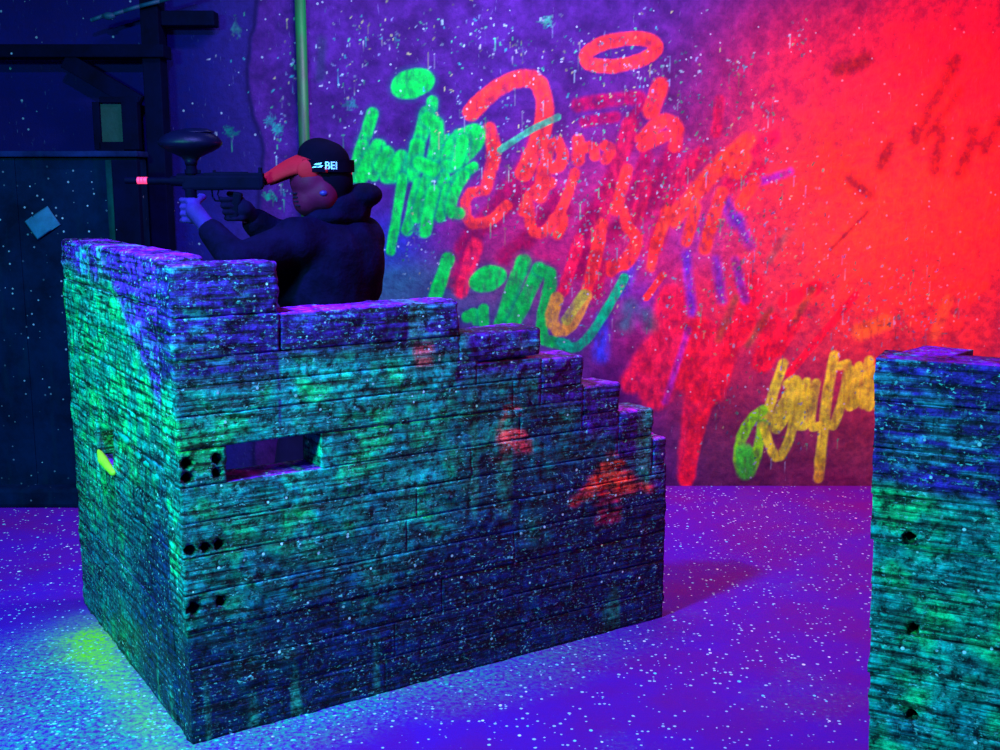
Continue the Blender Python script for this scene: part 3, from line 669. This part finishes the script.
hd = skin_remesh('hood', [('ell', rel(A(364, 195, 4.07)), (.068, .075, .045)), ('ell', rel(A(342, 204, 4.05)), (.075, .10, .058)), ('ell', rel(A(330, 216, 4.04)), (.095, .11, .045)), ('ell', rel(A(349, 212, 4.07)), (.08, .09, .06))], M_JACK, per, .009, 8)
hd['label'] = 'padded dark hood bunched behind the neck'
tr = [(pel, hipL, .13, .115), (pel, hipR, .13, .115), (hipL, kneeL, .11, .078), (hipR, kneeR, .11, .078), (kneeL, ankL, .078, .062), (kneeR, ankR, .078, .062)]
skin_remesh('trousers', caps(tr), M_TROU, per, .012, 5)
for an in (ankL, ankR):
    skin_remesh('boot', [('cap', rel(an + Vector((0, 0, .03))), rel(an + Vector((0, 0, -.03))), .058, .055), ('ell', rel(an + Vector((-.06, 0, -.045))), (.13, .052, .045))], M_BOOT, per, .009, 4)
# cap
h0 = rel(head)
skin_remesh('cap', [('ell', h0 + Vector((.000, 0, .055)), (.092, .088, .084)), ('ell', h0 + Vector((.020, 0, -.005)), (.080, .084, .095)), ('ell', h0 + Vector((.03, 0, -.05)), (.062, .066, .06)), ('ell', h0 + Vector((-.02, 0, .085)), (.075, .07, .062))], M_CAP, per, .008, 6)
# mask shell, lens, peak, strap
mk = skin_remesh('mask', [('ell', h0 + Vector((-.040, -.004, -.005)), (.084, .092, .070)), ('ell', h0 + Vector((-.050, -.004, -.065)), (.066, .080, .068)), ('ell', h0 + Vector((.005, -.045, -.045)), (.052, .052, .062)), ('ell', h0 + Vector((.005, .045, -.045)), (.052, .052, .062)), ('ell', h0 + Vector((-.020, -.005, -.045)), (.075, .088, .072)), ('cap', h0 + Vector((-.080, -.02, -.085)), h0 + Vector((-.080, .02, -.085)), .03, .03)], M_MASK, per, .006, 14)
for k_ in range(4):
    for sg in (-1, 1): bmobj('breathing_slot', lambda bm: bevel_box(bm, h0 + Vector((-.098 + .004 * k_, sg * .058, -.045 - .014 * k_)), (.030, .012, .005), .0015, Matrix.Rotation(sg * .9, 4, 'Z')), M_LENS, mk)
def lens(bm): add_ell(bm, h0 + Vector((-.064, -.004, .008)), (.060, .070, .036))
bmobj('lens', lens, M_LENS, mk, smooth=True)
ep = bmobj('ear_highlight', lambda bm: add_ell(bm, h0 + Vector((.008, -.093, -.045)), (.014, .008, .010)), m_plain('blue_highlight', (.02, .01, .16), .5), mk, smooth=True)  # blue highlight by the ear, added as a small coloured bump
# the peak: a curved shell over the brow reaching forward and down
def peak(bm):
    n, m = 18, 14; ring = []
    tip = rel(A(263, 185, 3.93)) ; base = h0
    for i in range(n + 1):
        s = i / n; row = []
        for j in range(m + 1):
            a = math.radians(-100 + 200 * j / m)
            by, bz = .094 * math.sin(a) * (1 - .12 * s), math.cos(a)
            drop = [0.088, .052][0]
            x = -.005 - s * .20 - .018 * math.cos(a) * s
            wid = .098 * (1 - .55 * s ** 1.6)
            z = .078 - .084 * s ** 1.5 + .010 * math.sin(math.pi * min(1, s * 1.1)) + (.022 + .0 * s) * math.cos(a) - .085 * (1 - math.cos(a)) * .5 * (1 - .8 * s ** 1.5)
            row.append(bm.verts.new(h0 + Vector((x + .03 * abs(math.sin(a)) * (1 - s), wid * math.sin(a), z))))
        ring.append(row)
    for i in range(n):
        for j in range(m): bm.faces.new([ring[i][j], ring[i][j + 1], ring[i + 1][j + 1], ring[i + 1][j]])
    bmesh.ops.recalc_face_normals(bm, faces=bm.faces[:]); bmesh.ops.solidify(bm, geom=bm.faces[:], thickness=.004)
pk = bmobj('mask_peak', peak, M_PEAK, mk, smooth=True); pk['label'] = 'bright orange-red peak'
side_ = skin_remesh('temple_plate', [('ell', h0 + Vector((-.045, -.084, .035)), (.040, .011, .036))], M_PEAK, mk, .004, 5)
SR = (.100, .094); SC = h0 + Vector((.000, 0, .048))
def strap_pt(a, z, o=0.): return SC + Vector(((SR[0] + o) * math.cos(a), (SR[1] + o) * math.sin(a), z))
def strap(bm):
    n = 64; rows = []
    for i in range(n + 1):
        a = math.radians(-128 + 256 * i / n)
        rows.append([bm.verts.new(strap_pt(a, z - .10 * (math.cos(a) < -9), o)) for z, o in ((-.021, 0), (.021, 0), (.021, .004), (-.021, .004))])
    for p, q in zip(rows[:-1], rows[1:]):
        for k in range(4): bm.faces.new([p[k], p[(k + 1) % 4], q[(k + 1) % 4], q[k]])
    bm.faces.new(rows[0]); bm.faces.new(rows[-1][::-1]); bmesh.ops.recalc_face_normals(bm, faces=bm.faces[:])
stp = bmobj('strap', strap, M_CAP, mk, smooth=False)
def lettering():
    cu = bpy.data.curves.new('t', 'FONT'); cu.body = 'BEI'; cu.size = .036; cu.extrude = .0008; cu.offset = .0006
    o = bpy.data.objects.new('t', cu); sc.collection.objects.link(o)
    dg = bpy.context.evaluated_depsgraph_get(); dg.update(); me = bpy.data.meshes.new_from_object(o.evaluated_get(dg)); bpy.data.objects.remove(o)
    bm = bmesh.new(); bm.from_mesh(me)
    bmesh.ops.subdivide_edges(bm, edges=[e for e in bm.edges if e.calc_length() > .006], cuts=3)
    x1 = max(v.co.x for v in bm.verts)
    for v in bm.verts: v.co.x = v.co.x + .034
    # winged mark in front of the letters: two slanted bars
    for x0, z0, x1_, z1_ in ((-.012, .004, .030, .011), (-.004, .014, .026, .020)):
        vs = [bm.verts.new((x, y, z)) for (x, y) in ((x0, z0), (x1_ - .006, z1_ - .005), (x1_, z1_ + .002), (x0 + .006, z0 + .005)) for z in (0, .001)]
        bm.faces.new([vs[1], vs[3], vs[5], vs[7]])
    for v in bm.verts:
        a = math.radians(-100) + v.co.x / .108; v.co = strap_pt(a, v.co.y - .011, .0045 + v.co.z)
    me2 = bpy.data.meshes.new('strap_lettering'); bm.to_mesh(me2); bm.free(); return link('strap_lettering', me2, m_plain('pale_blue_print', (.5, .85, 1), .5, var=.05), mk)
lt = lettering(); lt['label'] = 'pale blue lettering on the strap'
lt.parent = stp

# hands: palm, four bent fingers, a thumb off the side
def hand(name, wrist, c, axis, palm_n, mat, parent, rg=.020):
    """closes on a bar through c along axis; palm_n points from the bar to the palm"""
    axis = Vector(axis).normalized(); pn = Vector(palm_n).normalized(); side = axis.cross(pn).normalized(); w_ = Vector(wrist)
    c = Vector(c); S_ = [('cap', w_, c + pn * (rg + .028), .030, .030)]
    S_ += [('cap', c + pn * (rg + .018) + axis * a, c + pn * (rg + .014) - side * .012 + axis * a * 1.1, .017, .014) for a in (-.028, -.01, .01, .028)]
    for i, a in enumerate((-.033, -.011, .011, .033)):
        ln = (.82, 1, .97, .86)[i]; rr = (.0085, .0092, .0095, .0095)[i]
        pts = [c + axis * a * 1.05 + pn * (rg + .016) * math.cos(t) - side * (rg + .012) * math.sin(t) for t in (math.radians(25), math.radians(80 * ln), math.radians(140 * ln), math.radians(205 * ln))]
        for p, q in zip(pts[:-1], pts[1:]): S_.append(('cap', p, q, rr, rr * .93))
    th = [c + pn * (rg + .02) + axis * .03 + side * .012, c + pn * (rg) * .3 + axis * .046 + side * (rg + .018), c - pn * rg * .7 + axis * .050 + side * (rg + .012)]
    for p, q in zip(th[:-1], th[1:]): S_.append(('cap', p, q, .0115, .0105))
    return skin_remesh(name, [(k_, a - feet, b - feet, r1, r2) for k_, a, b, r1, r2 in S_], mat, parent, .004, 3)
gl = hand('glove', elL.lerp(haL, .62), haL + Vector((-.015, .0, .012)), (0, .05, 1), (.45, -.9, 0), M_GLL, per, .022); gl['label'] = 'lit blue glove round the foregrip'
gr = hand('glove', elR.lerp(haR, .55), haR + Vector((-.025, .0, .005)), (-.25, 0, 1), (.9, -.2, 0), M_GLR, per, .018); gr['label'] = 'dark glove round the pistol grip'

# ---------------------------------------------------------------- paintball marker
MO = A(192, 182, 3.93)
mkr = empty('paintball_marker', MO); tag(mkr, 'black paintball marker with an oval hopper, held level by the player', 'paintball marker')
U = 3.93 / FOC * 1.01
def q(x, y, dy=0.): return Vector(((x - 192) * U, dy, (182 - y) * U))
def cylx(bm, x0, x1, y, r0, r1=None, seg=24, dy=0.):
    a, b = q(x0, y, dy), q(x1, y, dy); d = b - a
    bmesh.ops.create_cone(bm, cap_ends=True, segments=seg, radius1=r0, radius2=r1 or r0, depth=d.length, matrix=Matrix.Translation((a + b) / 2) @ d.to_track_quat('Z', 'Y').to_matrix().to_4x4())
def rec(bm):
    bevel_box(bm, q(222, 182.5), (78 * U, .036, 14 * U), .008); bevel_box(bm, q(232, 176), (56 * U, .026, 6 * U), .004)
    cylx(bm, 178, 262, 178.5, .017); bevel_box(bm, q(205, 187), (34 * U, .030, 6 * U), .005)
bmobj('receiver', rec, M_GUN, mkr)
def brl(bm): cylx(bm, 149, 184, 181, .0125); cylx(bm, 172, 186, 181, .017, .019); cylx(bm, 127, 139, 180.5, .0115); cylx(bm, 138, 150, 180.5, .007)
bmobj('barrel', brl, M_GUN, mkr, smooth=False)
tg = NT('glowing_pink_muzzle'); tg.done((.4, .02, .08)); tg.b.inputs['Emission Color'].default_value = (1, .05, .17, 1); tg.b.inputs['Emission Strength'].default_value = 1.4
gw = bmobj('muzzle_light', lambda bm: (cylx(bm, 139, 141.6, 180.5, .0118), cylx(bm, 142.2, 144.8, 180.5, .0118), cylx(bm, 145.4, 148.5, 180.5, .0118)), tg.m, mkr); gw['label'] = 'glowing pink ring near the muzzle'
def fneck(bm):
    a, b = q(192, 176), q(192, 158); bmesh.ops.create_cone(bm, cap_ends=True, segments=24, radius1=.018, radius2=.018, depth=(b - a).length, matrix=Matrix.Translation((a + b) / 2))
    bmesh.ops.create_cone(bm, cap_ends=True, segments=24, radius1=.023, radius2=.023, depth=.014, matrix=Matrix.Translation(q(192, 172))); bevel_box(bm, q(198.5, 172), (.016, .012, .012), .002)
bmobj('feed_neck', fneck, M_GUN, mkr)
def hopper(bm):
    prof = [(0, 131.5), (8, 131.8), (16, 133.2), (23, 136), (28, 139.5), (31, 143.5), (31, 146), (28, 149), (22, 152.5), (15, 155.5), (9, 158.5), (6.3, 162), (5.6, 166), (0, 166)]
    n = 40; rows = []
    for r, y in prof:
        rows.append([bm.verts.new(q(192 + r * math.cos(t), y, r * U * .62 * math.sin(t) if r > 7 else r * U * math.sin(t))) for t in (2 * math.pi * k_ / n for k_ in range(n))] if r else [bm.verts.new(q(192, y))])
    for a, b in zip(rows[:-1], rows[1:]):
        for k_ in range(n):
            l = (k_ + 1) % n
            if len(a) == 1: bm.faces.new([a[0], b[l], b[k_]])
            elif len(b) == 1: bm.faces.new([a[k_], a[l], b[0]])
            else: bm.faces.new([a[k_], a[l], b[l], b[k_]])
    bmesh.ops.recalc_face_normals(bm, faces=bm.faces[:])
hp = bmobj('hopper', hopper, M_HOP, mkr, smooth=True)
def lid(bm):
    n = 30; R0 = []
    for r, y in [(0, 130.3), (12, 131), (19, 133.6), (19.6, 134.6)]:
        R0.append([bm.verts.new(q(198 + r * math.cos(t) * .9, y, r * U * .6 * math.sin(t))) for t in (2 * math.pi * k_ / n for k_ in range(n))] if r else [bm.verts.new(q(198, y))])
    for a, b in zip(R0[:-1], R0[1:]):
        for k_ in range(n):
            l = (k_ + 1) % n; bm.faces.new([a[0], b[l], b[k_]] if len(a) == 1 else [a[k_], a[l], b[l], b[k_]])
    bmesh.ops.recalc_face_normals(bm, faces=bm.faces[:])
bmobj('hopper_lid', lid, M_HOP, hp, smooth=True)
bmobj('grip', lambda bm: bevel_box(bm, q(234, 205), (.032, .026, 27 * U), .008, Matrix.Rotation(.22, 4, 'Y')), M_GUN, mkr)
def guard(bm):
    P = [q(x, y) for x, y in [(211, 189), (211.5, 196), (214, 200), (222, 200.5), (229, 198.5)]]
    for a, b in zip(P[:-1], P[1:]): add_cap(bm, a, b, .003, .003, 8)
bmobj('trigger_guard', guard, M_GUN, mkr, smooth=True)
bmobj('trigger', lambda bm: [add_cap(bm, q(218, 189), q(216.5, 194), .0025, .0025, 8), add_cap(bm, q(216.5, 194), q(218, 198), .0025, .0022, 8)], M_GUN, mkr, smooth=True)
bmobj('foregrip', lambda bm: [bmesh.ops.create_cone(bm, cap_ends=True, segments=22, radius1=.018, radius2=.020, depth=.115, matrix=Matrix.Translation(q(190.5, 205)))], M_GUN, mkr)
bmobj('rear_sight', lambda bm: [bevel_box(bm, q(259, 172.5), (.012, .02, .032), .003), bevel_box(bm, q(259, 180), (.022, .034, .05), .005)], M_GUN, mkr)
bmobj('sight_rail', lambda bm: [bevel_box(bm, q(230, 173), (.12, .012, .006), .001), bevel_box(bm, q(214, 172), (.008, .014, .010), .001)], M_GUN, mkr)
